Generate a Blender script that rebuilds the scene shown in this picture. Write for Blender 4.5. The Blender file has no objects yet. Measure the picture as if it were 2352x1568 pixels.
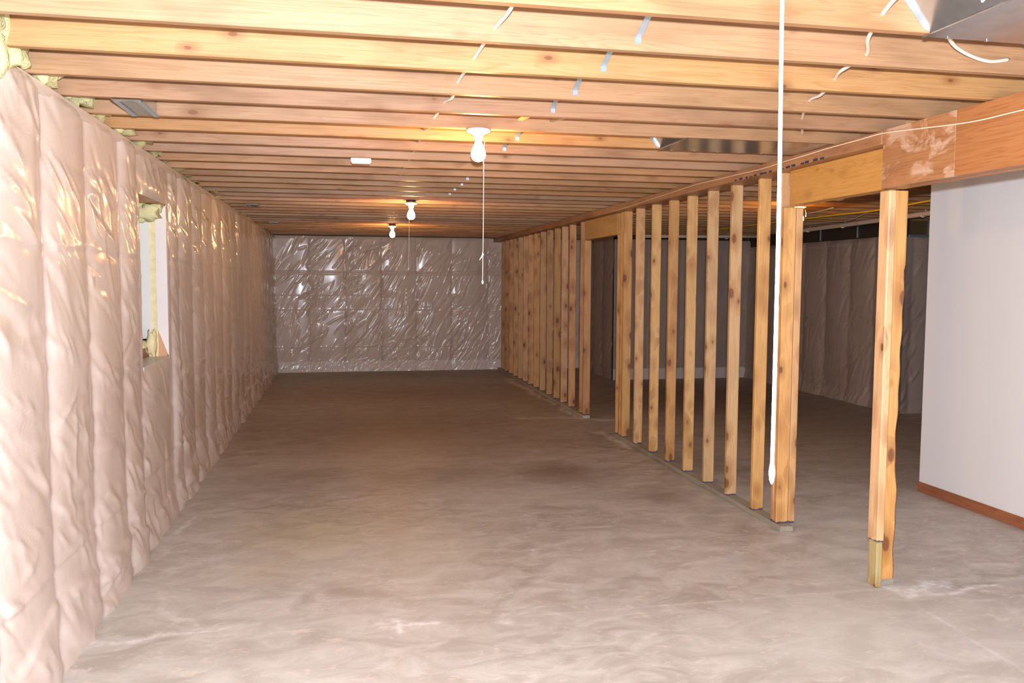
import bpy, math, random
import numpy as np
from mathutils import Vector, Matrix

R = random.Random(7)
NP = np.random.RandomState(11)
SC = bpy.context.scene
COL = SC.collection

# ------------------------------------------------------------------ camera
CAM_H = 1.7068
cd = bpy.data.cameras.new('camera')
cam = bpy.data.objects.new('camera', cd)
COL.objects.link(cam)
cd.sensor_width = 36.0
cd.lens = 36.0 * 1912.22 / 2352.0
cd.clip_start = 0.05
cd.clip_end = 100
RT = Vector((0.980015, -0.198867, 0.004831))
UP = Vector((0.009632, 0.071693, 0.997380))
FW = Vector((0.198692, 0.977401, -0.072176))
cam.matrix_world = Matrix(((RT.x, UP.x, -FW.x, 0), (RT.y, UP.y, -FW.y, 0), (RT.z, UP.z, -FW.z, CAM_H), (0, 0, 0, 1)))
SC.camera = cam

# ------------------------------------------------------------------ world and light
W = bpy.data.worlds.new('world')
SC.world = W
W.use_nodes = True
bg = W.node_tree.nodes['Background']
bg.inputs[0].default_value = (1.0, 0.86, 0.74, 1)
bg.inputs[1].default_value = 0.02

SC.view_settings.view_transform = 'Standard'
SC.view_settings.look = 'None'
SC.view_settings.gamma = 1.0
SC.view_settings.use_curve_mapping = False
SC.view_settings.exposure = 0.0

FLASH_W = 1350.0
fl = bpy.data.lights.new('camera_flash', 'POINT')      # the camera's pop-up flash, just above the lens
fl.energy = FLASH_W
fl.color = (0.90, 0.97, 1.10)
fl.shadow_soft_size = 0.022
fo = bpy.data.objects.new('camera_flash', fl)
COL.objects.link(fo)
fo.location = Vector((0, 0, CAM_H)) + RT * 0.02 + UP * 0.115 + FW * 0.03

BULB_STRENGTH = 420.0
BULB_COLOR = (1.0, 0.55, 0.21, 1)

# ------------------------------------------------------------------ node helpers
class NT:
    def __init__(s, name):
        s.m = bpy.data.materials.new(name)
        s.m.use_nodes = True
        s.t = s.m.node_tree
        s.t.nodes.clear()
        s.out = s.t.nodes.new('ShaderNodeOutputMaterial')
        s.b = s.t.nodes.new('ShaderNodeBsdfPrincipled')
        s.l(s.b.outputs[0], s.out.inputs[0])
    def l(s, a, b): s.t.links.new(a, b)
    def n(s, typ, **kw):
        x = s.t.nodes.new(typ)
        for k, v in kw.items(): setattr(x, k, v)
        return x
    def put(s, node, i, v):
        if hasattr(v, 'bl_idname') or isinstance(v, bpy.types.NodeSocket): s.l(v, node.inputs[i])
        else: node.inputs[i].default_value = v
    def math(s, op, a, b=0.0, clamp=False):
        x = s.n('ShaderNodeMath', operation=op, use_clamp=clamp)
        s.put(x, 0, a); s.put(x, 1, b)
        return x.outputs[0]
    def vmath(s, op, a, b):
        x = s.n('ShaderNodeVectorMath', operation=op)
        s.put(x, 0, a); s.put(x, 1, b)
        return x.outputs[0]
    def coords(s): return s.n('ShaderNodeTexCoord').outputs['Object']
    def rnd(s): return s.n('ShaderNodeObjectInfo').outputs['Random']
    def noise(s, vec, scale=1.0, detail=3.0, rough=0.55, dist=0.0):
        x = s.n('ShaderNodeTexNoise')
        s.put(x, 'Vector', vec); x.inputs['Scale'].default_value = scale
        x.inputs['Detail'].default_value = detail; x.inputs['Roughness'].default_value = rough
        x.inputs['Distortion'].default_value = dist
        return x.outputs[0]
    def ramp(s, fac, stops, interp='LINEAR'):
        x = s.n('ShaderNodeValToRGB')
        x.color_ramp.interpolation = interp
        e = x.color_ramp.elements
        while len(e) < len(stops): e.new(0.5)
        for i, (p, c) in enumerate(stops):
            e[i].position = p
            e[i].color = (c, c, c, 1) if isinstance(c, (int, float)) else (c[0], c[1], c[2], 1)
        s.l(fac, x.inputs[0])
        return x.outputs[0]
    def mix(s, fac, a, b, mode='MIX'):
        x = s.n('ShaderNodeMix', data_type='RGBA', blend_type=mode)
        s.put(x, 0, fac)
        for i, v in ((6, a), (7, b)):
            if isinstance(v, tuple): x.inputs[i].default_value = (v[0], v[1], v[2], 1)
            else: s.l(v, x.inputs[i])
        return x.outputs[2]
    def bump(s, h, strength=0.3, dist=0.01):
        x = s.n('ShaderNodeBump')
        x.inputs['Strength'].default_value = strength
        x.inputs['Distance'].default_value = dist
        s.l(h, x.inputs['Height'])
        s.l(x.outputs[0], s.b.inputs['Normal'])
    def set(s, **kw):
        for k, v in kw.items():
            k = k.replace('_', ' ')
            if isinstance(v, bpy.types.NodeSocket): s.l(v, s.b.inputs[k])
            elif isinstance(v, tuple): s.b.inputs[k].default_value = (v[0], v[1], v[2], 1)
            else: s.b.inputs[k].default_value = v
        return s.m

def plain(name, col, rough=0.5, metal=0.0, spec=0.5, var=0.12, scale=30.0):
    t = NT(name)
    n = t.noise(t.coords(), scale, 3)
    c = t.mix(n, tuple(x * (1 - var) for x in col), tuple(min(1, x * (1 + var)) for x in col))
    return t.set(Base_Color=c, Roughness=rough, Metallic=metal, Specular_IOR_Level=spec)

def wood(name, axis, light, dark, knot=(0.16, 0.055, 0.018), knots=0.5, rough=0.5, ink=False, stain=0.25, vary=0.25, knot_size=1.0, pale=0.0):
    """softwood: long grain along AXIS, knots, blotches; each object takes its own stretch of the texture"""
    t = NT(name)
    co = t.coords()
    r = t.rnd()
    off = t.n('ShaderNodeCombineXYZ')
    for i, k in enumerate((37.0, 91.0, 53.0)): t.l(t.math('MULTIPLY', r, k), off.inputs[i])
    p = t.vmath('ADD', co, off.outputs[0])
    def sc(along, across):
        v = [across] * 3; v[axis] = along
        return t.vmath('MULTIPLY', p, tuple(v))
    warp = t.noise(sc(1.2, 5.0), 1.0, 2)
    fine = t.noise(sc(2.0, 95.0), 1.0, 4, 0.6)
    broad = t.noise(sc(0.55, 17.0), 1.0, 3, 0.55, 0.9)
    lines = t.ramp(t.math('FRACT', t.math('MULTIPLY', t.math('ADD', broad, t.math('MULTIPLY', warp, 0.5)), 9.0)), [(0.0, 0.0), (0.55, 0.25), (0.86, 1.0), (1.0, 0.0)])
    g = t.math('ADD', t.math('MULTIPLY', fine, 0.42), t.math('MULTIPLY', lines, 0.26))
    base = t.mix(t.ramp(g, [(0.12, 0.0), (0.62, 1.0)]), light, dark)
    bl = t.noise(sc(1.6, 7.0), 1.0, 3)
    base = t.mix(t.ramp(bl, [(0.5, 0.0), (0.75, stain)]), base, tuple(x * 0.52 for x in dark))
    rv = t.n('ShaderNodeHueSaturation')
    t.l(base, rv.inputs['Color'])
    t.l(t.math('ADD', t.math('MULTIPLY', r, vary * 1.4), 1.0 - vary * 0.7), rv.inputs['Value'])
    r2 = t.math('FRACT', t.math('MULTIPLY', r, 17.3))
    t.l(t.math('ADD', t.math('MULTIPLY', r2, 0.2), 0.9), rv.inputs['Saturation'])
    t.l(t.math('ADD', t.math('MULTIPLY', t.math('FRACT', t.math('MULTIPLY', r, 7.7)), 0.012), 0.492), rv.inputs['Hue'])
    base = rv.outputs[0]
    if knots > 0:
        vo = t.n('ShaderNodeTexVoronoi')
        v = [10.0] * 3; v[axis] = 5.0
        wv = t.vmath('ADD', t.vmath('MULTIPLY', p, tuple(v)), t.n('ShaderNodeCombineXYZ').outputs[0])
        t.l(wv, vo.inputs['Vector']); vo.inputs['Scale'].default_value = 1.0
        pick = t.n('ShaderNodeSeparateColor'); t.l(vo.outputs['Color'], pick.inputs[0])
        on = t.math('LESS_THAN', pick.outputs[0], knots)
        sz = t.math('MULTIPLY', t.math('ADD', t.math('MULTIPLY', pick.outputs[1], 0.17), 0.05), knot_size)
        dd = t.math('DIVIDE', vo.outputs['Distance'], sz)
        halo = t.math('MULTIPLY', t.ramp(t.math('MULTIPLY', dd, 0.33), [(0.0, 1.0), (0.34, 0.65), (0.9, 0.0)]), on)
        core = t.math('MULTIPLY', t.ramp(dd, [(0.0, 1.0), (0.55, 1.0), (0.8, 0.0)]), on)
        base = t.mix(t.math('MULTIPLY', halo, 0.7), base, (dark[0] * 0.55, dark[1] * 0.38, dark[2] * 0.28))
        base = t.mix(t.math('MULTIPLY', core, 0.85), base, knot)
    if pale:   # dried glue smears
        pm = t.noise(sc(4.5, 7.0), 1.0, 4, 0.6, 0.4)
        base = t.mix(t.math('MULTIPLY', t.ramp(pm, [(0.50, 0.0), (0.56, pale)]), t.ramp(fine, [(0.3, 0.4), (0.6, 1.0)])), base, (0.50, 0.32, 0.21))
    if ink:   # blue marker smeared at the cut foot of each stud
        z = t.n('ShaderNodeSeparateXYZ'); t.l(co, z.inputs[0])
        m = t.math('LESS_THAN', z.outputs[2], t.math('ADD', t.math('MULTIPLY', t.noise(p, 22.0, 3), 0.035), -0.005))
        base = t.mix(t.math('MULTIPLY', m, 0.85), base, (0.01, 0.035, 0.12))
    t.bump(t.math('ADD', fine, t.math('MULTIPLY', warp, 1.5)), 0.25, 0.004)
    return t.set(Base_Color=base, Roughness=t.ramp(bl, [(0.3, rough - 0.08), (0.7, rough + 0.12)]), Specular_IOR_Level=0.45)

# ------------------------------------------------------------------ materials
M = {}
M['joist'] = wood('joist_wood', 0, (0.405, 0.232, 0.108), (0.32, 0.150, 0.056), knots=0.45, stain=0.6, vary=0.20, knot_size=0.8)
M['stud'] = wood('stud_wood', 2, (0.61, 0.365, 0.158), (0.47, 0.235, 0.080), knots=0.95, knot_size=1.5, rough=0.36, ink=True, stain=0.3, vary=0.22)
M['header'] = wood('header_wood', 1, (0.50, 0.28, 0.095), (0.40, 0.185, 0.052), knots=0.5, rough=0.45, vary=0.1)
M['beam'] = wood('beam_wood', 1, (0.37, 0.165, 0.060), (0.25, 0.085, 0.025), knots=0.0, rough=0.42, stain=0.5, vary=0.05)
M['beam_glue'] = wood('beam_wood_glued', 1, (0.37, 0.165, 0.060), (0.25, 0.085, 0.025), knots=0.0, rough=0.4, stain=0.5, vary=0.05, pale=0.9)
M['treated'] = wood('treated_wood', 1, (0.40, 0.36, 0.28), (0.27, 0.23, 0.17), knots=0.1, rough=0.8, stain=0.6)
M['treated_up'] = wood('treated_wood_upright', 2, (0.50, 0.40, 0.19), (0.38, 0.27, 0.10), knots=0.3, rough=0.5, stain=0.3)
M['oak'] = wood('baseboard_oak', 1, (0.33, 0.115, 0.032), (0.19, 0.055, 0.014), knots=0.0, rough=0.35, stain=0.2)
M['osb'] = wood('subfloor_wood', 0, (0.45, 0.27, 0.12), (0.32, 0.17, 0.07), knots=0.2, rough=0.8)
M['galv'] = plain('galvanised_steel', (0.47, 0.49, 0.50), 0.22, 0.95, var=0.28, scale=14)
M['strap'] = plain('strap_steel', (0.42, 0.50, 0.56), 0.42, 0.75, var=0.15)
M['porcelain'] = plain('porcelain', (0.86, 0.83, 0.78), 0.2, var=0.02)
M['black'] = plain('black_box_plastic', (0.03, 0.026, 0.024), 0.5)
M['string'] = plain('cotton_string', (0.86, 0.80, 0.70), 0.8, var=0.05, scale=400)
M['romex'] = plain('cable_sheath', (0.72, 0.64, 0.52), 0.45, var=0.06)
M['bootgrey'] = plain('dull_grey_tin', (0.30, 0.28, 0.24), 0.5, 0.3)
M['ink'] = plain('blue_black_ink', (0.012, 0.02, 0.05), 0.6)
M['cord'] = plain('pale_cord', (0.76, 0.60, 0.44), 0.6, var=0.08)
M['white'] = plain('white_plastic', (0.78, 0.77, 0.76), 0.4, var=0.03)
M['yellow'] = plain('yellow_cable_sheath', (0.72, 0.44, 0.02), 0.4, var=0.06)
M['nail'] = plain('nail_steel', (0.5, 0.48, 0.45), 0.3, 0.9)
M['foam'] = plain('yellow_foam', (0.72, 0.62, 0.36), 0.9, var=0.25, scale=20)
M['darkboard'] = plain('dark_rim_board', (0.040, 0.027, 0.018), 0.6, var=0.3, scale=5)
M['brownboard'] = plain('brown_rim_board', (0.10, 0.062, 0.028), 0.6, var=0.3, scale=5)
M['concrete'] = plain('foundation_concrete', (0.25, 0.22, 0.19), 0.9, var=0.2, scale=6)
M['wane'] = plain('bark_edge', (0.20, 0.085, 0.035), 0.85, var=0.4, scale=40)

t = NT('pipe_plastic')      # cream pipe with a faint line of dark factory print on its side
co = t.coords(); sp = t.n('ShaderNodeSeparateXYZ'); t.l(co, sp.inputs[0])
cm = t.n('ShaderNodeCombineXYZ'); t.l(sp.outputs[0], cm.inputs[0]); t.l(sp.outputs[1], cm.inputs[1])
pr = t.math('GREATER_THAN', t.noise(cm.outputs[0], 55.0, 1), 0.55)
blk = t.math('GREATER_THAN', t.noise(cm.outputs[0], 1.6, 1), 0.53)
band = t.math('LESS_THAN', t.math('ABSOLUTE', t.math('SUBTRACT', sp.outputs[2], 2.474)), 0.005)
msk = t.math('MULTIPLY', t.math('MULTIPLY', pr, blk), t.math('MULTIPLY', band, 0.65))
M['pipe'] = t.set(Base_Color=t.mix(msk, (0.72, 0.56, 0.42), (0.05, 0.04, 0.04)), Roughness=0.4)

t = NT('bulb_glass')
t.set(Base_Color=(1, 1, 1), Roughness=0.3, Emission_Color=(BULB_COLOR[0], BULB_COLOR[1], BULB_COLOR[2]), Emission_Strength=BULB_STRENGTH)
M['bulb'] = t.m
t = NT('bulb_glass_dim')
t.set(Base_Color=(1, 1, 1), Roughness=0.3, Emission_Color=(BULB_COLOR[0], BULB_COLOR[1] * .9, BULB_COLOR[2] * .8), Emission_Strength=BULB_STRENGTH * 0.5)
M['bulb_dim'] = t.m
M['bulb_off'] = plain('unlit_bulb_glass', (0.8, 0.8, 0.78), 0.2, var=0.02)

t = NT('fiberglass')
n1 = t.noise(t.coords(), 9.0, 4); n2 = t.noise(t.coords(), 60.0, 3)
t.bump(n2, 0.6, 0.01)
M['fiberglass'] = t.set(Base_Color=t.mix(n1, (0.46, 0.42, 0.20), (0.74, 0.70, 0.40)), Roughness=0.95, Specular_IOR_Level=0.1)

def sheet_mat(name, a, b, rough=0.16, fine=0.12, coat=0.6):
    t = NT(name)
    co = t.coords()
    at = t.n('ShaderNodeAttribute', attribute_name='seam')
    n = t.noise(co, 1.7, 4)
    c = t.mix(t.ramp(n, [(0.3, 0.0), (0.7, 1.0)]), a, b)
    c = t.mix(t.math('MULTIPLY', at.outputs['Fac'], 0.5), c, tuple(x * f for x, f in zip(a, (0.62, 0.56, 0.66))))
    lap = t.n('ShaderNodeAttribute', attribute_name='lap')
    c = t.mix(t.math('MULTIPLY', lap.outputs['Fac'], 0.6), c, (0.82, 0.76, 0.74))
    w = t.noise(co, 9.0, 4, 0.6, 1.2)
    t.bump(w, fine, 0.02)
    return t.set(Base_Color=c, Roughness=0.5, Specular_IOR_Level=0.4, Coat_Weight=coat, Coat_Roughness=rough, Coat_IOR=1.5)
M['sheet_left'] = sheet_mat('plastic_over_pink_batts', (0.62, 0.51, 0.435), (0.68, 0.57, 0.50))
M['sheet_back'] = sheet_mat('plastic_over_grey_pink_batts', (0.60, 0.49, 0.42), (0.68, 0.56, 0.49), 0.16, 0.12, 0.5)
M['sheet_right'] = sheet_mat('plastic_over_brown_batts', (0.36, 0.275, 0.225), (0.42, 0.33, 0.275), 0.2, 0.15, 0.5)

t = NT('painted_drywall')
n = t.noise(t.coords(), 0.9, 3); n2 = t.noise(t.coords(), 180.0, 2)
t.bump(n2, 0.12, 0.002)
M['drywall'] = t.set(Base_Color=t.mix(n, (0.73, 0.715, 0.705), (0.77, 0.745, 0.725)), Roughness=0.55)

# concrete floor: mottled slab; 'salt' is white bloom, 'dark' is damp patches plus painted dimming of the far floor
t = NT('slab_concrete')
co = t.coords()
st = t.vmath('MULTIPLY', co, (0.6, 1.0, 1.0))
n1 = t.noise(st, 0.9, 5, 0.6, 0.6); n2 = t.noise(st, 6.0, 5, 0.65, 0.8); n3 = t.noise(co, 60.0, 3)
n4 = t.noise(t.vmath('MULTIPLY', co, (7.0, 12.0, 1.0)), 1.6, 3, 0.5, 1.2)
c = t.mix(t.ramp(n1, [(0.3, 0.0), (0.7, 1.0)]), (0.35, 0.30, 0.255), (0.53, 0.50, 0.46))
c = t.mix(t.ramp(n2, [(0.40, 0.0), (0.66, 0.85)]), c, (0.62, 0.59, 0.55))
c = t.mix(t.math('MULTIPLY', n3, 0.25), c, (0.36, 0.31, 0.26))
c = t.mix(t.ramp(n4, [(0.60, 0.0), (0.70, 0.6)]), c, (0.66, 0.57, 0.49))
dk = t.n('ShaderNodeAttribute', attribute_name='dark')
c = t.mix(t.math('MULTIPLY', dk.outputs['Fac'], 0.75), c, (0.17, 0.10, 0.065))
yl = t.n('ShaderNodeAttribute', attribute_name='yellow')
c = t.mix(t.math('MULTIPLY', t.math('MULTIPLY', yl.outputs['Fac'], t.ramp(n2, [(0.3, 0.4), (0.6, 1.0)])), 0.6), c, (0.56, 0.50, 0.33))
sa = t.n('ShaderNodeAttribute', attribute_name='salt')
s1 = t.math('MULTIPLY', sa.outputs['Fac'], t.ramp(t.noise(co, 26.0, 5, 0.7), [(0.32, 0.15), (0.6, 1.0)]))
c = t.mix(s1, c, (0.80, 0.77, 0.76))
t.bump(t.math('ADD', n2, t.math('MULTIPLY', n3, 0.4)), 0.25, 0.004)
M['slab'] = t.set(Base_Color=c, Roughness=t.ramp(n1, [(0.3, 0.42), (0.7, 0.6)]), Specular_IOR_Level=0.4)

# ------------------------------------------------------------------ geometry helpers
def mesh_obj(name, V, F, mat, parent=None, loc=(0, 0, 0), smooth=False):
    me = bpy.data.meshes.new(name)
    me.from_pydata([tuple(v) for v in V], [], F)
    me.materials.append(M[mat])
    if smooth:
        me.polygons.foreach_set('use_smooth', [True] * len(me.polygons))
    me.update()
    o = bpy.data.objects.new(name, me)
    COL.objects.link(o)
    o.location = loc
    if parent: o.parent = parent
    return o

def tag(o, label=None, cat=None, group=None, kind=None):
    if label: o['label'] = label
    if cat: o['category'] = cat
    if group: o['group'] = group
    if kind: o['kind'] = kind
    return o

def empty(name, loc, label=None, cat=None, group=None, kind=None):
    o = bpy.data.objects.new(name, None)
    COL.objects.link(o)
    o.location = loc
    o.empty_display_size = 0.1
    return tag(o, label, cat, group, kind)

def cbox(x0, x1, y0, y1, z0, z1, b=0.004):
    """box with chamfered edges: 24 corners, 44 triangles"""
    V = []; idx = {}
    for i, x in enumerate((x0, x1)):
        for j, y in enumerate((y0, y1)):
            for k, z in enumerate((z0, z1)):
                sx, sy, sz = (1, -1)[i] * b, (1, -1)[j] * b, (1, -1)[k] * b
                for a, d in enumerate(((0, sy, sz), (sx, 0, sz), (sx, sy, 0))):
                    idx[(i, j, k, a)] = len(V)
                    V.append((x + d[0], y + d[1], z + d[2]))
    F = []
    g = lambda *q: idx[q]
    for s in (0, 1):
        f = [g(s, 0, 0, 0), g(s, 1, 0, 0), g(s, 1, 1, 0), g(s, 0, 1, 0)]
        F.append(f if s else f[::-1])
        f = [g(0, s, 0, 1), g(1, s, 0, 1), g(1, s, 1, 1), g(0, s, 1, 1)]
        F.append(f[::-1] if s else f)
        f = [g(0, 0, s, 2), g(1, 0, s, 2), g(1, 1, s, 2), g(0, 1, s, 2)]
        F.append(f if s else f[::-1])
    for i in (0, 1):
        for j in (0, 1):
            f = [g(i, j, 0, 0), g(i, j, 0, 1), g(i, j, 1, 1), g(i, j, 1, 0)]
            F.append(f if i != j else f[::-1])
            f = [g(i, 0, j, 0), g(i, 0, j, 2), g(i, 1, j, 2), g(i, 1, j, 0)]
            F.append(f if i == j else f[::-1])
            f = [g(0, i, j, 1), g(0, i, j, 2), g(1, i, j, 2), g(1, i, j, 1)]
            F.append(f if i != j else f[::-1])
    for i in (0, 1):
        for j in (0, 1):
            for k in (0, 1):
                f = [g(i, j, k, 0), g(i, j, k, 1), g(i, j, k, 2)]
                F.append(f if (i + j + k) % 2 == 1 else f[::-1])
    return V, F

def box(name, x0, x1, y0, y1, z0, z1, mat, parent=None, b=0.003, local=True, jitter=None):
    """a box whose object origin sits at its low corner (so textures run in its own frame)"""
    if local:
        V, F = cbox(0, x1 - x0, 0, y1 - y0, 0, z1 - z0, min(b, 0.3 * min(x1 - x0, y1 - y0, z1 - z0)))
        o = mesh_obj(name, V, F, mat, parent, (x0, y0, z0))
        if parent: o.location = Vector((x0, y0, z0)) - parent.location
        return o
    V, F = cbox(x0, x1, y0, y1, z0, z1, b)
    return mesh_obj(name, V, F, mat, parent)

def tube_vf(pts, r, seg=8, closed=True):
    P = [Vector(p) for p in pts]
    V, F = [], []
    prev = None
    for i, p in enumerate(P):
        d = (P[min(i + 1, len(P) - 1)] - P[max(i - 1, 0)]).normalized()
        if prev is None:
            a = Vector((0, 0, 1)) if abs(d.z) < 0.9 else Vector((1, 0, 0))
            u = d.cross(a).normalized()
        else:
            u = (prev - d * prev.dot(d)).normalized()
        prev = u
        v = d.cross(u)
        rr = r[i] if isinstance(r, (list, tuple)) else r
        for k in range(seg):
            an = 2 * math.pi * k / seg
            V.append(p + (u * math.cos(an) + v * math.sin(an)) * rr)
        if i:
            for k in range(seg):
                a0 = (i - 1) * seg + k; a1 = (i - 1) * seg + (k + 1) % seg
                F.append((a0, a1, a1 + seg, a0 + seg))
    if closed:
        F.append(tuple(range(seg))[::-1]); n = len(P) - 1
        F.append(tuple(n * seg + k for k in range(seg)))
    return V, F

def spline(pts, n=8):
    P = [Vector(p) for p in pts]
    P = [P[0] * 2 - P[1]] + P + [P[-1] * 2 - P[-2]]
    out = []
    for i in range(1, len(P) - 2):
        for k in range(n):
            s = k / n
            a, b, c, d = P[i - 1], P[i], P[i + 1], P[i + 2]
            out.append(0.5 * ((2 * b) + (c - a) * s + (2 * a - 5 * b + 4 * c - d) * s * s + (3 * b - a - 3 * c + d) * s ** 3))
    out.append(P[-2])
    return out

def tube(name, pts, r, mat, parent=None, seg=8):
    base = Vector(pts[0])
    V, F = tube_vf([Vector(p) - base for p in pts], r, seg)
    o = mesh_obj(name, V, F, mat, parent, base, smooth=True)
    if parent: o.location = base - parent.location
    return o

def lathe(name, prof, mat, parent, loc=(0, 0, 0), seg=24):
    V, F = [], []
    for i, (r, z) in enumerate(prof):
        for k in range(seg):
            a = 2 * math.pi * k / seg
            V.append((r * math.cos(a), r * math.sin(a), z))
        if i:
            for k in range(seg):
                a0 = (i - 1) * seg + k; a1 = (i - 1) * seg + (k + 1) % seg
                F.append((a0, a1, a1 + seg, a0 + seg))
    F.append(tuple(range(seg))[::-1])
    F.append(tuple((len(prof) - 1) * seg + k for k in range(seg)))
    return mesh_obj(name, V, F, mat, parent, loc, smooth=True)

# ------------------------------------------------------------------ dimensions (metres; camera stands over the origin)
H = 2.5235            # underside of the joists
JD = 0.235            # joist depth
XL = -1.227           # face of the plastic on the near long wall
YB = 15.872           # face of the plastic on the far wall
XS = 2.93             # face of the stud partition
XB = 2.845            # face of the beam
SP = 0.4064
Y0 = 2.5053

# ------------------------------------------------------------------ floor
def seg_dist(X, Y, a, b):
    ax, ay = a; bx, by = b
    dx, dy = bx - ax, by - ay
    L = dx * dx + dy * dy + 1e-9
    s = np.clip(((X - ax) * dx + (Y - ay) * dy) / L, 0, 1)
    return np.hypot(X - ax - s * dx, Y - ay - s * dy)

def build_floor():
    xs = np.concatenate([np.arange(-1.7, 3.8, 0.022), np.arange(3.8, 9.3, 0.25)])
    ys = np.concatenate([np.arange(-2.5, 3.2, 0.10), np.arange(3.2, 7.0, 0.018), np.arange(7.0, 11.2, 0.03), np.arange(11.2, 16.3, 0.06)])
    X, Y = np.meshgrid(xs, ys)
    nx, ny = len(xs), len(ys)
    V = np.stack([X.ravel(), Y.ravel(), np.zeros(nx * ny)], 1).astype(np.float32)
    i = np.arange(nx * ny).reshape(ny, nx)
    Fq = np.stack([i[:-1, :-1].ravel(), i[:-1, 1:].ravel(), i[1:, 1:].ravel(), i[1:, :-1].ravel()], 1)
    me = bpy.data.meshes.new('floor')
    me.vertices.add(len(V)); me.vertices.foreach_set('co', V.ravel())
    me.loops.add(Fq.size); me.loops.foreach_set('vertex_index', Fq.ravel().astype(np.int32))
    me.polygons.add(len(Fq)); me.polygons.foreach_set('loop_start', np.arange(0, Fq.size, 4, dtype=np.int32))
    me.update(calc_edges=True)
    # ragged warp of the stain outlines
    rs = np.random.RandomState(3)
    wx = np.zeros_like(X); wy = np.zeros_like(X)
    for k in range(26):
        f = rs.uniform(6, 60); th = rs.uniform(0, 6.3); ph = rs.uniform(0, 6.3); am = 0.28 / f
        w = np.sin((X * math.cos(th) + Y * math.sin(th)) * f + ph) * am
        if k % 2: wx += w
        else: wy += w
    Xw, Yw = X + wx, Y + wy
    salt = np.zeros_like(X)
    def line(pts, w, s, warp=1.0):
        nonlocal salt
        xx, yy = (Xw, Yw) if warp else (X, Y)
        for a, b in zip(pts[:-1], pts[1:]):
            d = seg_dist(xx, yy, a, b)
            salt = np.maximum(salt, s * np.exp(-(d / w) ** 2))
    line([(0.24, 4.057), (0.32, 4.06), (0.44, 4.055)], 0.028, 1.1)
    line([(0.295, 4.19), (0.306, 4.05), (0.322, 3.93)], 0.028, 1.0)
    line([(0.24, 4.10), (0.38, 4.02)], 0.07, 0.6)
    line([(-1.21, 4.12), (-1.0, 4.118), (-0.81, 4.157), (-0.66, 4.178), (-0.58, 4.20)], 0.026, 0.75)
    line([(-1.21, 4.075), (-0.95, 4.09)], 0.012, 0.55)
    line([(-0.999, 4.674), (-0.867, 4.437), (-0.734, 4.272), (-0.62, 4.197)], 0.035, 0.38)
    line([(-1.13, 5.817), (-1.11, 6.101), (-1.12, 6.235), (-1.02, 6.238)], 0.022, 0.75)
    line([(-1.10, 5.266), (-1.11, 5.563), (-0.96, 5.626), (-0.7, 5.60)], 0.035, 0.35)
    line([(-0.95, 5.15), (-0.6, 5.3)], 0.14, 0.22)
    line([(3.0, 4.04), (3.0, 3.96), (3.154, 4.00), (3.322, 4.05)], 0.045, 1.0)
    line([(3.166, 3.945), (3.276, 3.91), (3.469, 3.975), (3.607, 3.97)], 0.032, 1.0)
    line([(3.05, 4.04), (3.35, 4.02), (3.5, 4.06)], 0.06, 0.33)
    line([(2.796, 14.3), (2.84, 13.1), (2.86, 11.97), (2.87, 11.2)], 0.05, 1.0)
    line([(2.904, 10.875), (2.869, 9.898), (3.32, 9.721)], 0.06, 0.9)
    line([(2.1, 10.1), (2.5, 10.06), (2.887, 9.96), (3.2, 9.68)], 0.07, 0.8)
    line([(2.88, 9.0), (2.87, 8.5), (2.88, 8.1)], 0.05, 0.8)
    line([(2.86, 5.50), (2.90, 5.25), (2.99, 5.12)], 0.03, 0.95)
    for px, py, r in [(1.18, 5.05, .03), (2.13, 4.97, .02), (1.9, 4.9, .02), (0.75, 4.05, .02), (0.9, 3.95, .03), (1.4, 3.7, .022), (-0.02, 6.6, .04), (2.35, 8.3, .03), (0.3, 3.3, .02)]:
        salt = np.maximum(salt, 0.5 * np.exp(-(np.hypot((Xw - px) * 0.6, Yw - py) / r) ** 2))
    # saw-cut joints, pale with dust
    for a, b, s in [((-1.2, 4.13), (0.3, 4.055), .18), ((0.3, 4.055), (4.6, 4.03), .34), ((2.99, 4.07), (2.90, 2.5), .5), ((-1.2, 10.2), (4.5, 9.95), .22), ((2.99, 9.95), (2.99, 4.1), .12)]:
        salt = np.maximum(salt, s * np.exp(-(seg_dist(X, Y, a, b) / 0.008) ** 2))
    dark = np.zeros_like(X)  # damp patches; the broad far ones also paint the light's fall-off into the slab
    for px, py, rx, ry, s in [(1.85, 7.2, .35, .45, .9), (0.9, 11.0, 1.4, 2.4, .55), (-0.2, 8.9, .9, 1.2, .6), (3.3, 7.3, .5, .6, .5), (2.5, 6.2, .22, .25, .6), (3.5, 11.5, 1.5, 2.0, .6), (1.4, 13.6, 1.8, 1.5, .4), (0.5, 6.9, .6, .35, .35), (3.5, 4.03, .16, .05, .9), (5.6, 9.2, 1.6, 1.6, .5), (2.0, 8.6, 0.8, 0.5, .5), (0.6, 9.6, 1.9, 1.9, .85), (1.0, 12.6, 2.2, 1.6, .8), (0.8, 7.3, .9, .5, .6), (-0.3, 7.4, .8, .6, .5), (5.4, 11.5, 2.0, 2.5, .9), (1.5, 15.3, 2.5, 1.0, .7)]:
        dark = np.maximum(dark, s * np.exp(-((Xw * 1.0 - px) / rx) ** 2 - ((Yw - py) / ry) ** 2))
    yel = np.zeros_like(X)
    for px, py, rx, ry, s in [(-0.27, 5.75, .45, .55, 1.0), (-0.44, 5.05, .3, .25, .7), (0.3, 5.3, .6, .5, .35)]:
        yel = np.maximum(yel, s * np.exp(-((Xw - px) / rx) ** 2 - ((Yw - py) / ry) ** 2))
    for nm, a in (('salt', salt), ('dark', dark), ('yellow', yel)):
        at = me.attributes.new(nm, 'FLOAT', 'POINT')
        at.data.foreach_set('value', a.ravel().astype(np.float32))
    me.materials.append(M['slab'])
    o = bpy.data.objects.new('floor', me)
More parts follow.
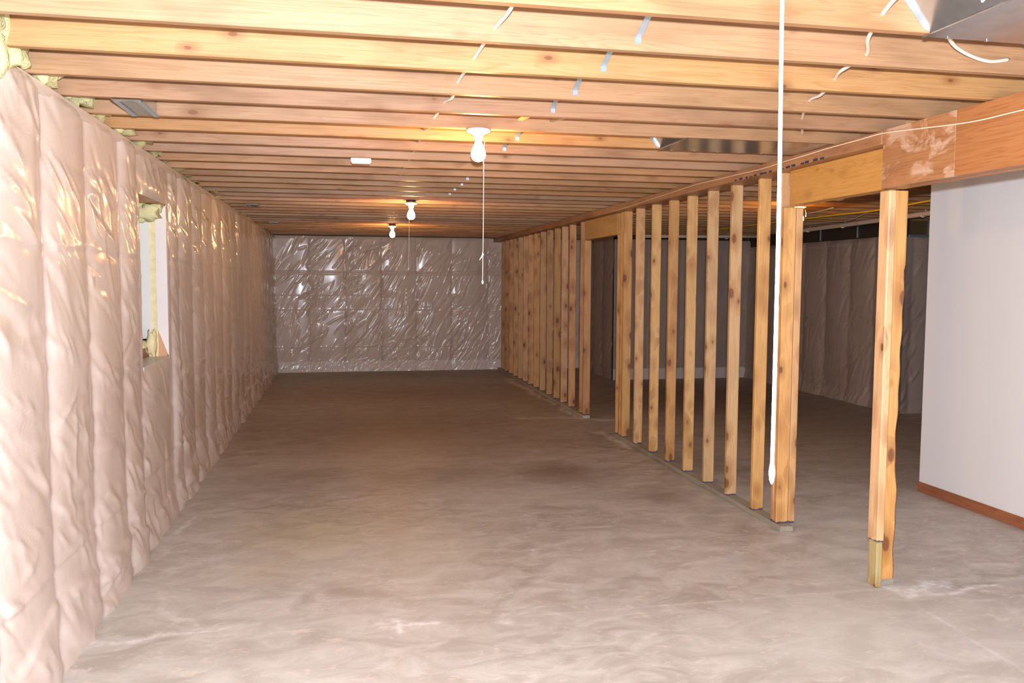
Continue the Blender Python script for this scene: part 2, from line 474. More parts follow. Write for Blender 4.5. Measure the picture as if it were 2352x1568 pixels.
    COL.objects.link(o)
    tag(o, 'bare mottled concrete slab with white salt bloom, damp brown patches and painted-in dimness toward the far end', 'floor', kind='structure')
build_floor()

# ------------------------------------------------------------------ ceiling: subfloor and joists
ceiling = box('ceiling', -1.7, 9.2, -2.5, 16.2, H + JD, H + JD + 0.02, 'osb', local=False)
tag(ceiling, 'open timber ceiling of long pine joists under a wood subfloor', 'ceiling', kind='structure')
jx0, jx1 = -1.45, 3.02
V, F = cbox(0, jx1 - jx0, 0, 0.038, 0, JD, 0.003)
jm = bpy.data.meshes.new('floor_joist'); jm.from_pydata(V, [], F); jm.materials.append(M['joist'])
rx0, rx1 = 2.88, 8.9
V, F = cbox(0, rx1 - rx0, 0, 0.038, 0, JD, 0.003)
jm2 = bpy.data.meshes.new('floor_joist'); jm2.from_pydata(V, [], F); jm2.materials.append(M['joist'])
for n in range(-6, 33):
    y = Y0 + n * SP - 0.038
    o = bpy.data.objects.new('floor_joist', jm); COL.objects.link(o); o.parent = ceiling
    o.location = (jx0, y + R.uniform(-.002, .002), H + R.uniform(0, .001)); o.rotation_euler = (R.uniform(-.006, .006), R.uniform(-.0006, .0006), R.uniform(-.0007, .0007))
    if n >= -2:
        o = bpy.data.objects.new('floor_joist', jm2); COL.objects.link(o); o.parent = ceiling
        o.location = (rx0, y + 0.040 + R.uniform(-.002, .002), H + R.uniform(0.0005, .003))

# ------------------------------------------------------------------ walls behind the plastic
def multi_box(name, boxes, mat, parent=None, b=0.004):
    V, F = [], []
    for q in boxes:
        v, f = cbox(*q, b)
        F += [tuple(i + len(V) for i in g) for g in f]; V += v
    return mesh_obj(name, V, F, mat, parent)
WY0, WY1, WZ0, WZ1 = 5.535, 6.33, 1.155, 2.235      # window opening
wl = multi_box('wall_left', [(-1.72, -1.50, -2.5, WY0 - .02, 0, H), (-1.72, -1.50, WY1 + .02, YB + .3, 0, H), (-1.72, -1.50, WY0 - .02, WY1 + .02, 0, WZ0 - .03), (-1.72, -1.50, WY0 - .02, WY1 + .02, WZ1 + .03, H)], 'concrete')
tag(wl, 'concrete foundation wall hidden behind plastic sheeting beside the hall', 'wall', kind='structure')
wb = multi_box('wall_back', [(-1.5, 4.9, YB + .08, YB + .3, 0, H), (4.72, 4.9, 13.95, YB + .08, 0, H), (4.9, 7.6, 13.95, 14.15, 0, H)], 'concrete')
tag(wb, 'concrete foundation wall at the far end of the basement', 'wall', kind='structure')
ws = multi_box('wall_side', [(7.24, 7.5, 9.75, 13.95, 0, 2.33), (7.5, 9.1, 9.75, 9.95, 0, 2.33), (8.95, 9.15, -2.5, 9.75, 0, H)], 'concrete')
tag(ws, 'concrete foundation wall with a setback beyond the stud partition', 'wall', kind='structure')

# ------------------------------------------------------------------ plastic sheeting over the batts
def build_sheet(name, origin, ud, nd, u0, u1, zt, seams, hseams, mat, lean, res=0.0125, bulge=0.03, n_wr=900, amp=0.006, zb=0.0, hole=None, seed=1, lap=None, near=None, fans=True, flare=0.0, wide=1.0, skew=0.32, runs=0.0, flap=0.0):
    rs = np.random.RandomState(seed)
    U = np.arange(u0, u1 + res, res); U[-1] = u1
    Z = np.arange(zb, zt + res, res); Z[-1] = zt
    if hole:
        for e in hole[:2]: U[np.argmin(abs(U - e))] = e
        for e in hole[2:]: Z[np.argmin(abs(Z - e))] = e
    nu, nz = len(U), len(Z)
    UU, ZZ = np.meshgrid(U, Z)
    D = np.zeros_like(UU)
    S = np.array(sorted(seams)); S = np.concatenate([[u0 - .3], S, [u1 + .3]])
    k = np.clip(np.searchsorted(S, UU) - 1, 0, len(S) - 2)
    tt = (UU - S[k]) / (S[k + 1] - S[k])
    # each bay's pillow, deeper or shallower up the wall
    prof = (1 - np.abs(2 * tt - 1) ** 3.0)
    amod = 0.75 + 0.25 * np.sin(k * 2.1 + ZZ * 2.3) + 0.15 * np.sin(k * 5.3 + ZZ * 5.1)
    D += bulge * prof * amod
    # seam lines wander
    seamd = np.minimum(tt, 1 - tt) * (S[k + 1] - S[k])
    seam = np.exp(-(seamd / 0.022) ** 2)
    for hz, a in hseams:
        dz = ZZ - hz - 0.006 * np.sin(UU * 3.1)
        D += a * np.exp(-(dz / 0.010) ** 2)
        D -= abs(a) * 0.6 * np.exp(-((dz + 0.02) / 0.02) ** 2)
    def ridge(cu, cz, ang, L, w, a, curve):
        ex = abs(math.cos(ang)) * L / 2 + 4 * w + abs(curve) * L; ez = abs(math.sin(ang)) * L / 2 + 4 * w + abs(curve) * L
        i0, i1 = np.searchsorted(U, cu - ex), np.searchsorted(U, cu + ex)
        j0, j1 = np.searchsorted(Z, cz - ez), np.searchsorted(Z, cz + ez)
        if i1 - i0 < 2 or j1 - j0 < 2: return
        du = UU[j0:j1, i0:i1] - cu; dz = ZZ[j0:j1, i0:i1] - cz
        s = du * math.cos(ang) + dz * math.sin(ang); q = -du * math.sin(ang) + dz * math.cos(ang)
        q = q - curve * (s * s) / L * 2
        x = np.clip(1 - (2 * s / L) ** 2, 0, 1)
        D[j0:j1, i0:i1] += a * x * np.exp(-(q / (w * (0.5 + 0.5 * x))) ** 2)
    # folds fanning out from the staples on the seams
    if fans:
        for s in seams:
            z = zb + rs.uniform(0.15, 0.4)
            while z < zt - 0.1:
                for q in range(rs.randint(5, 10)):
                    side = 1 if rs.rand() < 0.7 else -1
                    ang = lean + rs.normal(0, 0.38) if side > 0 else lean + math.pi + rs.normal(0, 0.38)
                    L = rs.uniform(0.12, 0.42)
                    ridge(s + math.cos(ang) * L * 0.5, z + math.sin(ang) * L * 0.5, ang, L, rs.uniform(0.007, 0.018) * wide, amp * rs.uniform(0.5, 1.6) * (1 if rs.rand() < .6 else -1), rs.uniform(-.12, .12))
                z += rs.uniform(0.22, 0.5)
    for i in range(n_wr):
        cu = rs.uniform(u0, u1); cz = rs.uniform(zb, zt) if rs.rand() < .6 else zb + (zt - zb) * rs.rand() ** 1.6
        ang = lean + rs.normal(0, skew)
        L = rs.uniform(0.18, 0.75); w = rs.uniform(0.008, 0.024) * wide
        ridge(cu, cz, ang, L, w, amp * rs.uniform(0.3, 1.3) * (1 if rs.rand() < .55 else -1), rs.uniform(-.15, .15))
    # runs of near-parallel folds pulled across each bay
    for a_, b_ in zip(S[:-1], S[1:]):
        z = zb + rs.uniform(.1, .35)
        while z < zt - .15 and runs:
            ang = lean + rs.normal(0, 0.16); sp = rs.uniform(.030, .050); nr = rs.randint(5, 11)
            L = rs.uniform(.22, .45); w = rs.uniform(.009, .014); u = a_ + rs.uniform(.0, .15)
            for q in range(nr):
                if u + q * sp > b_ + .05: break
                ridge(u + q * sp + rs.normal(0, .004), z + rs.normal(0, .02) - q * .006, ang + q * .02 + rs.normal(0, .05), L * rs.uniform(.6, 1.15), w, amp * runs * rs.uniform(.6, 1.3), rs.uniform(-.06, .10))
            z += rs.uniform(.22, .42)
    # foot: gathered small folds and the edge turned onto the slab
    for i in range(int((u1 - u0) * 16)):
        cu = rs.uniform(u0, u1)
        ridge(cu, zb + rs.uniform(0.0, 0.22), lean * 0.6 + rs.normal(0, .35), rs.uniform(.12, .35), rs.uniform(.006, .014), amp * rs.uniform(.6, 1.6), rs.uniform(-.2, .2))
    if flap:
        top = flap + 0.07 * np.sin(UU * 1.7 + 1) + 0.03 * np.sin(UU * 5.3)
        D += 0.012 / (1 + np.exp((ZZ - top) / 0.006)) * (1 + 0.5 * np.sin(UU * 17 + ZZ * 22))
    D += flare * np.exp(-((ZZ - zb) / 0.10) ** 2)
    edge = np.clip((zt - ZZ) / 0.05, 0, 1) ** 0.6
    D *= edge
    if hole:
        du = np.maximum(np.maximum(hole[0] - UU, UU - hole[1]), 0); dz = np.maximum(np.maximum(hole[2] - ZZ, ZZ - hole[3]), 0)
        D *= np.clip(np.hypot(du, dz) / 0.07, 0, 1) ** 0.7
    O = np.array(origin); ud = np.array(ud, float); nd = np.array(nd, float)
    Pn = O + UU[..., None] * ud + D[..., None] * nd + ZZ[..., None] * np.array((0, 0, 1.0))
    V = Pn.reshape(-1, 3).astype(np.float32)
    i = np.arange(nu * nz).reshape(nz, nu)
    ok = np.ones((nz - 1, nu - 1), bool)
    if hole:
        uc = (U[:-1] + U[1:]) / 2; zc = (Z[:-1] + Z[1:]) / 2
        ok &= ~(((uc > hole[0]) & (uc < hole[1]))[None, :] & ((zc > hole[2]) & (zc < hole[3]))[:, None])
    Fq = np.stack([i[:-1, :-1][ok], i[:-1, 1:][ok], i[1:, 1:][ok], i[1:, :-1][ok]], 1)
    if np.dot(np.cross(ud, (0, 0, 1)), nd) < 0: Fq = Fq[:, ::-1]
    me = bpy.data.meshes.new(name)
    me.vertices.add(len(V)); me.vertices.foreach_set('co', V.ravel())
    me.loops.add(Fq.size); me.loops.foreach_set('vertex_index', np.ascontiguousarray(Fq).ravel().astype(np.int32))
    me.polygons.add(len(Fq)); me.polygons.foreach_set('loop_start', np.arange(0, Fq.size, 4, dtype=np.int32))
    me.update(calc_edges=True)
    me.polygons.foreach_set('use_smooth', np.ones(len(Fq), bool))
    at = me.attributes.new('seam', 'FLOAT', 'POINT'); at.data.foreach_set('value', (seam * 0.8).ravel().astype(np.float32))
    lp = (ZZ - zb < lap).astype(np.float32) if lap else np.zeros_like(ZZ)
    at = me.attributes.new('lap', 'FLOAT', 'POINT'); at.data.foreach_set('value', lp.ravel().astype(np.float32))
    me.materials.append(M[mat])
    o = bpy.data.objects.new(name, me); COL.objects.link(o)
    return o

seamsL = [s for s in (1.4, 2.0, 2.6, 3.2, 3.81, 4.42, 5.03, 5.46, 6.40, 6.72, 7.3, 7.85, 8.45, 9.05, 9.66, 10.27, 10.88, 11.49, 12.1, 12.71, 13.32, 13.93, 14.54, 15.15)]
s = build_sheet('plastic_sheet', (XL, 0, 0), (0, 1, 0), (1, 0, 0), 1.0, YB - .01, H + .004, seamsL, [(1.855, .003), (1.165, .0025), (0.475, .006)], 'sheet_left', -0.62, res=0.014, bulge=0.034, n_wr=1100, amp=0.0045, wide=1.7, runs=0.85, hole=(WY0, WY1, WZ0, WZ1), seed=5, flare=0.012, flap=0.24)
tag(s, 'long wrinkled plastic sheet over pink insulation bays with a window cut in it', 'plastic sheet')
box('top_fold', XL - .004, XL + .018, 1.0, YB - .02, H - .055, H - .003, 'sheet_left', s, local=False, b=0.006)
s = build_sheet('plastic_sheet', (0, YB, 0), (1, 0, 0), (0, -1, 0), XL, 4.60, H + .001, [-.613, .044, .72, 1.374, 2.04, 2.742, 3.4, 4.0], [(1.864, .010), (1.44, .003), (1.17, .003), (0.466, .003)], 'sheet_back', 1.0, res=0.0125, bulge=0.020, n_wr=420, amp=0.008, wide=1.2, skew=0.22, runs=0.9, seed=9, lap=0.19, flare=0.02)
tag(s, 'shiny crinkled plastic sheet covering the far end wall of the hall', 'plastic sheet')
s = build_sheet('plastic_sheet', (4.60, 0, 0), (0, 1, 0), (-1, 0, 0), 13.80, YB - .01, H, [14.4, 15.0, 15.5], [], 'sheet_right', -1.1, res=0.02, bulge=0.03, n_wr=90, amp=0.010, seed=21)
tag(s, 'dark narrow plastic sheet on the jog seen through the far doorway', 'plastic sheet')
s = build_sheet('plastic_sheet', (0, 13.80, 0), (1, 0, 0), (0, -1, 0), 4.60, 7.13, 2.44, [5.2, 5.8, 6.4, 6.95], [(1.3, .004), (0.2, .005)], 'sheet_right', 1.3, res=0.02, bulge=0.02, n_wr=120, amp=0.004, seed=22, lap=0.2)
tag(s, 'dull plastic sheet on the back wall behind the row of near studs', 'plastic sheet')
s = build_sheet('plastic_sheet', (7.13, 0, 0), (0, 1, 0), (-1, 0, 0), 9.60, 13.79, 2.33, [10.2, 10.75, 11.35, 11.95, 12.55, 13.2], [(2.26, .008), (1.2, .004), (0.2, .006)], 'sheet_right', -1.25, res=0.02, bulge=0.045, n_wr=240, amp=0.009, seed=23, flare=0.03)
tag(s, 'brown plastic sheet in soft folds between the double post and the doorway jamb', 'plastic sheet')
s = build_sheet('plastic_sheet', (0, 9.60, 0), (1, 0, 0), (0, -1, 0), 7.13, 8.9, 2.30, [7.25, 7.85, 8.45], [(2.10, .010), (0.2, .005)], 'sheet_right', 0.9, res=0.02, bulge=0.03, n_wr=60, amp=0.010, seed=24)
tag(s, 'narrow strip of brown plastic sheet seen between the post and the white wall', 'plastic sheet')

# dark rim boards above the right foundation wall
rim = empty('rim_band', (7.10, 9.7, 2.33), 'dark rim boards in metal edging above the brown plastic sheet', 'rim board')
ys = [9.62, 10.62, 11.55, 12.5, 13.15, 13.85]
for a, b_ in zip(ys[:-1], ys[1:]):
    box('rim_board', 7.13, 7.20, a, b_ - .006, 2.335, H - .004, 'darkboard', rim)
for y in ys[1:-1]:
    box('metal_strip', 7.115, 7.132, y - .012, y + .008, 2.34, 2.50, 'strap', rim, b=.001)
box('rim_board', 7.20, 8.9, 9.66, 9.74, 2.30, H - .004, 'brownboard', rim)
box('metal_strip', 7.20, 8.9, 9.62, 9.66, 2.29, 2.335, 'strap', rim, b=.001)
box('metal_strip', 7.50, 7.53, 9.63, 9.66, 2.335, 2.52, 'strap', rim, b=.001)
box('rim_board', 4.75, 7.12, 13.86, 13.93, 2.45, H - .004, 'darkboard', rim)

# ------------------------------------------------------------------ window in the plastic
win = empty('window_1', (XL, WY0, WZ0), 'deep narrow window recess cut through the plastic sheeting', 'window', kind='structure')
def quad_panel(name, pts, mat, thick_dir, parent):
    """flat panel given by 4 corners, extruded along thick_dir"""
    td = Vector(thick_dir)
    V = [Vector(p) - parent.location for p in pts] + [Vector(p) + td - parent.location for p in pts]
    F = [(0, 1, 2, 3), (7, 6, 5, 4)] + [(i, i + 4, (i + 1) % 4 + 4, (i + 1) % 4) for i in range(4)]
    return mesh_obj(name, V, F, mat, parent)
M['reveal'] = plain('film_over_pale_stud', (0.74, 0.67, 0.63), 0.3, var=0.04, scale=6)
M['frame'] = plain('white_window_frame', (0.68, 0.67, 0.62), 0.35, var=0.04, scale=9)
M['raw'] = wood('raw_jamb_wood', 2, (0.66, 0.37, 0.20), (0.50, 0.26, 0.12), knots=0.1)
# far reveal, as seen from inside: film-covered stud, foam joint, white frame
quad_panel('reveal_board', [(XL, WY1, WZ0), (XL, WY1, WZ1), (-1.300, WY1, WZ1 - .10), (-1.300, WY1, WZ0 + .20)], 'reveal', (0, .03, 0), win)
quad_panel('jamb', [(XL - .012, WY1 + .012, WZ0), (XL - .012, WY1 + .012, WZ1), (-1.302, WY1 + .012, WZ1), (-1.302, WY1 + .012, WZ0)], 'raw', (0, .03, 0), win)
quad_panel('foam_joint', [(-1.298, WY1 + .004, WZ0), (-1.298, WY1 + .004, WZ1), (-1.342, WY1 + .004, WZ1), (-1.342, WY1 + .004, WZ0)], 'foam', (0, .03, 0), win)
quad_panel('frame', [(-1.340, WY1 - .004, WZ0 + .13), (-1.340, WY1 - .004, WZ1 - .02), (-1.56, WY1 - .004, WZ1 - .02), (-1.56, WY1 - .004, WZ0 + .13)], 'frame', (0, .03, 0), win)
box('jamb', -1.50, XL - .01, WY0 - .03, WY0, WZ0, WZ1, 'raw', win)
box('sill', -1.50, XL + .003, WY0, WY1 + .01, WZ0 - .03, WZ0 + .004, 'frame', win)
box('head', -1.50, XL - .01, WY0, WY1 + .01, WZ1, WZ1 + .03, 'raw', win)
fr = box('frame', -1.60, -1.56, WY0 - .02, WY1 + .02, WZ0, WZ1, 'frame', win)
M['glass'] = NT('pane_glass').set(Base_Color=(0.02, 0.025, 0.03), Roughness=0.05, Specular_IOR_Level=0.8)
box('pane', -1.56, -1.552, WY0 + .06, WY1 - .06, WZ0 + .06, WZ1 - .06, 'glass', win)

def lump(name, c, size, mat, parent=None, seed=0, n=10, rough=0.25):
    rs = np.random.RandomState(seed)
    V, F = [], []
    ph = rs.uniform(0, 6.3, (6, 4))
    for i in range(n + 1):
        th = math.pi * i / n
        for k in range(2 * n):
            p = math.pi * k / n
            d = np.array([math.sin(th) * math.cos(p), math.sin(th) * math.sin(p), math.cos(th)])
            d = np.sign(d) * np.abs(d) ** 0.6
            r = 1 + rough * sum(math.sin(d @ ph[q, :3] * 1.3 + ph[q, 3]) for q in range(6)) / 3
            V.append((d[0] * size[0] * r, d[1] * size[1] * r, d[2] * size[2] * r))
        if i:
            for k in range(2 * n):
                a0 = (i - 1) * 2 * n + k; a1 = (i - 1) * 2 * n + (k + 1) % (2 * n)
                F.append((a0, a0 + 2 * n, a1 + 2 * n, a1))
    o = mesh_obj(name, V, F, mat, parent, c, smooth=True)
    if parent: o.location = Vector(c) - parent.location
    return o
for i, (x, y, z, sx, sy, sz) in enumerate([(-1.33, 6.26, 2.17, .07, .07, .05), (-1.40, 6.28, 2.19, .06, .04, .08), (-1.29, 6.31, 2.205, .035, .03, .04)]):
    lump('insulation_wad', (x, y, z), (sx, sy, sz), 'fiberglass', win, 40 + i)
for i, (x, y, z, sx, sy, sz) in enumerate([(-1.335, 6.30, 1.25, .03, .04, .09), (-1.41, 6.26, 1.22, .05, .05, .05)]):
    lump('insulation_wad', (x, y, z), (sx, sy, sz), 'foam', win, 50 + i)
box('sill_block', -1.49, -1.36, 6.05, 6.30, WZ0 + .004, WZ0 + .07, 'oak', win)

# ------------------------------------------------------------------ insulation stuffed between the joist ends over the near wall
for n in range(0, 31):
    y = Y0 + n * SP
    c = Vector((-1.30, y + .185, H + .105))
    big = n <= 1
    lb = {0: 'insulation wad between the first joist ends behind the ragged hanging batt', 3: 'insulation wad in the joist bay just before the near register boot', 4: 'insulation wad beside the near metal register boot', 5: 'insulation wad one bay past the near register boot', 8: 'insulation wad above the window recess'}.get(n, 'yellow fibreglass wad stuffed between joist ends above the long plastic sheet')
    o = lump('insulation_tuft', c + Vector((R.uniform(-.01, .02) + (.03 if big else 0), 0, R.uniform(-.01, .01))), (R.uniform(.09, .13) + (.02 if big else 0), .155, .105), 'fiberglass', None, n, 10, 0.22)
    tag(o, lb, 'insulation', 'insulation wads between the joist ends')
o = lump('insulation_tuft', (-1.215, 3.30, H + .045), (.085, .13, .125), 'fiberglass', None, 77, 14, 0.35)
tag(o, 'ragged yellow fibreglass batt hanging over the sheet top, nearest the camera', 'insulation')

# ------------------------------------------------------------------ stud partition
part = empty('stud_partition', (XS, 10.5, 0), 'open pine stud partition with two doorways running down the basement', 'stud wall')
PT = 2.450
SX1 = XS + 0.089
def stud(y, x=XS, top=PT, w=.038, dx=.089, z0=.038, mat='stud'):
    o = box('stud', x, x + dx, y, y + w, z0, top, mat, part, b=.005)
    o.rotation_euler = (R.uniform(-.0015, .0015), R.uniform(-.001, .001), R.uniform(-.02, .02))
    return o
f_ = XS / 2.957
near = [5.59, 6.02, 6.435, 6.855, 7.274, 7.706, 8.146]
for y in near: stud(y * f_)
stud(5.19, top=2.215)                 # jamb stud under the near header
stud(5.235)                           # full-height stud beside it
stud(5.19 - .0, x=XS + .092, top=2.215, dx=.05)
for y in (8.455, 8.55): stud(y)
stud(8.66, top=2.215)
stud(9.94, top=2.215); stud(10.10)
for y in [10.709, 11.12, 11.52, 11.95, 12.38, 12.80, 13.2, 13.6, 14.0, 14.4, 14.8, 15.2, 15.55]: stud(y * f_)
stud(5.61 * f_, x=XS + .040, dx=.052)
box('bottom_plate', XS - .004, SX1 + .004, 5.12, 8.72, 0, .038, 'treated', part, b=.004)
box('bottom_plate', XS - .004, SX1 + .004, 9.93, 15.80, 0, .038, 'treated', part, b=.004)
box('top_plate', XB + .005, SX1 + .02, 4.06, 9.3, PT, H - .001, 'beam', part, b=.003)
box('top_plate', XB + .005, SX1 + .02, 9.302, 15.86, PT, H - .001, 'beam', part, b=.003)
box('header', XS - .005, SX1, 4.125, 5.125, 2.220, PT - .001, 'header', part, b=.004)
box('header', XS - .002, SX1, 8.70, 9.94, 2.217, PT - .001, 'header', part, b=.004)
for k in range(16):     # blue-black marker dabs along the underside corner of the plate
    yy = 4.62 + k * .075 + R.uniform(-.02, .02)
    box('ink_mark', XB + .0035, XB + .006, yy, yy + R.uniform(.02, .055), PT + .001, PT + R.uniform(.006, .017), 'ink', part, b=.0005)
# nails left in two far studs and at the back of the wall
for y, z in [(11.12 * f_, 1.93), (10.709 * f_, 2.02)]:
    tube('nail', [(XS + .01, y, z), (XS - .055, y - .01, z + .02)], .0018, 'nail', part, 6)

# ------------------------------------------------------------------ beam
beam = empty('beam', (XB, 4.04, 2.213), 'deep orange laminated timber beam with flaking end, on the double post', 'beam')
def plank(name, x0, x1, y0, y1, z0, z1, mat, b=.003): return box(name, x0, x1, y0, y1, z0, z1, mat, beam, b)
plank('beam_ply', XB, XB + .045, 3.4985, 4.04, 2.213, H - .001, 'beam_glue', .0008)
plank('beam_ply', XB, XB + .045, -2.0, 3.497, 2.213, H - .001, 'beam', .0008)
plank('beam_ply', XB + .046, XB + .091, -2.0, 4.04, 2.215, H - .001, 'beam')
plank('beam_ply', XB + .092, XB + .137, -2.0, 4.04, 2.213, H - .001, 'beam')
# pale adhesive residue patches, thin skins on the beam face
M['flake'] = plain('dry_glue_skin', (0.62, 0.44, 0.32), 0.7, var=0.2, scale=60)
def flake(cy, cz, w, h, seed):
    rs = np.random.RandomState(seed); n = 18; V = []; 
    for k in range(n):
        a = 2 * math.pi * k / n; r = 1 + rs.uniform(-.25, .25)
        V.append((XB - .0012, cy + math.cos(a) * w * r, cz + math.sin(a) * h * r))
    V += [(XB + .002, v[1], v[2]) for v in V]
    F = [tuple(range(n))[::-1]] + [(k, (k + 1) % n, (k + 1) % n + n, k + n) for k in range(n)]
    V = [Vector(v) - beam.location for v in V]
    mesh_obj('glue_patch', V, F, 'flake', beam)

# ------------------------------------------------------------------ double post under the beam
post = empty('post', (2.92, 4.10, 0), 'double timber post with bark edge and greenish foot under the beam end', 'post')
pb = lambda nm, x0, x1, y0, y1, z0, z1, mat, b=.004: box(nm, x0, x1, y0, y1, z0, z1, mat, post, b)
pb('post_board', 2.908, 2.953, 4.055, 4.144, .262, 2.211, 'stud', .006)
pb('foot_board', 2.914, 2.951, 4.060, 4.142, 0, .261, 'treated_up', .007)
pb('post_board', 2.953, 2.960, 4.085, 4.144, .04, 2.211, 'stud', .002)
pb('sill_block', 2.960, 3.048, 4.085, 4.150, 0, .036, 'treated')
# right board has a waney bark edge: wavy outline
def waney():
    n = 60; V = []; F = []
    rs = np.random.RandomState(4)
    z0, z1 = .037, 2.211
    for i in range(n + 1):
        z = z0 + (z1 - z0) * i / n
        k = i / n
        w = .086 - .012 * math.exp(-((k - .42) / .16) ** 2) - .006 * math.sin(k * 23) * math.exp(-((k - .3) / .3) ** 2) + .003 * math.sin(k * 61)
        if k > .8: w = .090
        V += [(0, 0, z), (w - .010, 0, z), (w, .008, z), (w + .004, .038, z), (0, .038, z)]
        if i:
            for q in range(5):
                a = (i - 1) * 5 + q; b = (i - 1) * 5 + (q + 1) % 5
                F.append((a, b, b + 5, a + 5))
    F.append((4, 3, 2, 1, 0)); F.append(tuple(n * 5 + q for q in range(5)))
    o = mesh_obj('post_board', V, F, 'stud', post, (2.961 - post.location.x, 4.088 - post.location.y, 0))
    o.data.materials.append(M['wane'])
    for p in o.data.polygons:
        c = p.center
        if p.normal.x > .5 and c.z < 1.75: p.material_index = 1
    o['label'] = 'post board with a ragged bark edge'
waney()
pb('post_board', 2.956, 3.045, 4.128, 4.166, .037, 2.211, 'stud', .004)

# ------------------------------------------------------------------ white wall and baseboard
XW = 4.636
ww = box('wall_right', XW, XW + .115, -1.5, 5.952, 0, H - .002, 'drywall', local=False, b=.002)
tag(ww, 'smooth white painted drywall partition standing beyond the beam', 'wall', kind='structure')
bb = box('baseboard_right', XW - .012, XW, -1.5, 5.955, 0, .082, 'oak', local=False, b=.003)
tag(bb, 'dark brown oak baseboard along the foot of the white wall', 'baseboard', kind='structure')

# ------------------------------------------------------------------ lamps
def lamp(x, y, ztop, label, string, knot=None, lit=True, boxed=True, bead=1.0, thick=.0017, group='pull-string bulb lamps on the ceiling'):
    L = empty('pull_string_lamp', (x, y, ztop), label, 'lamp', group)
    if boxed: lathe('outlet_box', [(.050, 0), (.050, -.022), (.048, -.024)], 'black', L, seg=8)
    z = -.024 if boxed else 0
    lathe('lamp_holder', [(.062, z), (.066, z - .004), (.064, z - .012), (.050, z - .020), (.034, z - .026), (.027, z - .034), (.025, z - .052), (.020, z - .053)], 'porcelain', L)
    if lit:
        zb = z - .050
        lathe('bulb', [(.014, zb), (.016, zb - .012), (.022, zb - .030), (.032, zb - .052), (.039, zb - .072), (.040, zb - .088), (.034, zb - .106), (.021, zb - .118), (.007, zb - .122)], 'bulb' if lit is True else lit, L, seg=20)
    pts = [Vector(p) - L.location for p in string]
    V, F = tube_vf(spline(pts, 6), thick, 6)
    s = mesh_obj('pull_string', V, F, 'string', L, smooth=True)
    e = Vector(pts[-1])
    V, F = tube_vf([e + Vector((0, 0, .006)), e + Vector((0, 0, .002)), e + Vector((0, 0, -.005)), e + Vector((0, 0, -.012)), e + Vector((0, 0, -.016))], [.0015 * bead, .0045 * bead, .0062 * bead, .0045 * bead, .0015 * bead], 8)
    mesh_obj('string_bead', V, F, 'white', s, smooth=True)
    if knot:
        k = Vector(knot) - L.location
        V, F = tube_vf([k + Vector((0, 0, .012)), k + Vector((.002, 0, 0)), k + Vector((-.004, 0, -.010)), k + Vector((-.018, 0, -.030))], [.002, .006, .004, .0018], 6)
        mesh_obj('string_knot', V, F, 'string', s, smooth=True)
    return L
lamp(.727, 4.515, H, 'lit bulb lamp with long knotted string, nearest of the row', [(.757, 4.48, 2.46), (.751, 4.48, 2.38), (.749, 4.48, 2.0), (.746, 4.48, 1.706)], (.746, 4.48, 1.85), boxed=False)
lamp(.690, 8.580, H, 'lit bulb lamp second along the ceiling row, black outlet box above', [(.672, 8.55, 2.46), (.668, 8.55, 2.38), (.664, 8.55, 2.1), (.660, 8.55, 1.83)])
lamp(.712, 12.240, H, 'lit bulb lamp farthest down the hall, closest to the shiny sheet', [(.695, 12.2, 2.46), (.690, 12.2, 2.38), (.685, 12.2, 2.1)])
lamp(.43, .851, H, 'unlit bulb lamp overhead whose bright white string hangs close to the camera', [(.428, .800, 2.44), (.428, .776, 2.40), (.4165, .754, 2.01), (.4085, .735, 1.80), (.4030, .724, 1.62), (.4015, .7215, 1.53)], bead=.52, thick=.0020, lit='bulb_off')
lamp(4.655, 7.94, H, 'lit bulb lamp beyond the partition, half hidden by the doorway jamb', [(4.69, 7.90, 2.46), (4.70, 7.90, 2.42), (4.70, 7.90, 2.40)], lit='bulb_dim')
pl = empty('cover_plate', (4.766, 7.42, H), 'pale round ceiling cover plate lit by the hidden bulb', 'cover plate')
lathe('plate', [(.055, 0), (.056, -.006), (.045, -.012), (.01, -.014)], 'porcelain', pl)

# ------------------------------------------------------------------ small things on the joists
bx = empty('detector_box', (.06, 5.715, H), 'small white rectangular box screwed under a joist', 'detector')
box('body', .060, .195, 5.705, 5.762, H - .032, H - .002, 'white', bx, b=.005)
box('cover', .066, .189, 5.711, 5.756, H - .040, H - .031, 'frame', bx, b=.003)

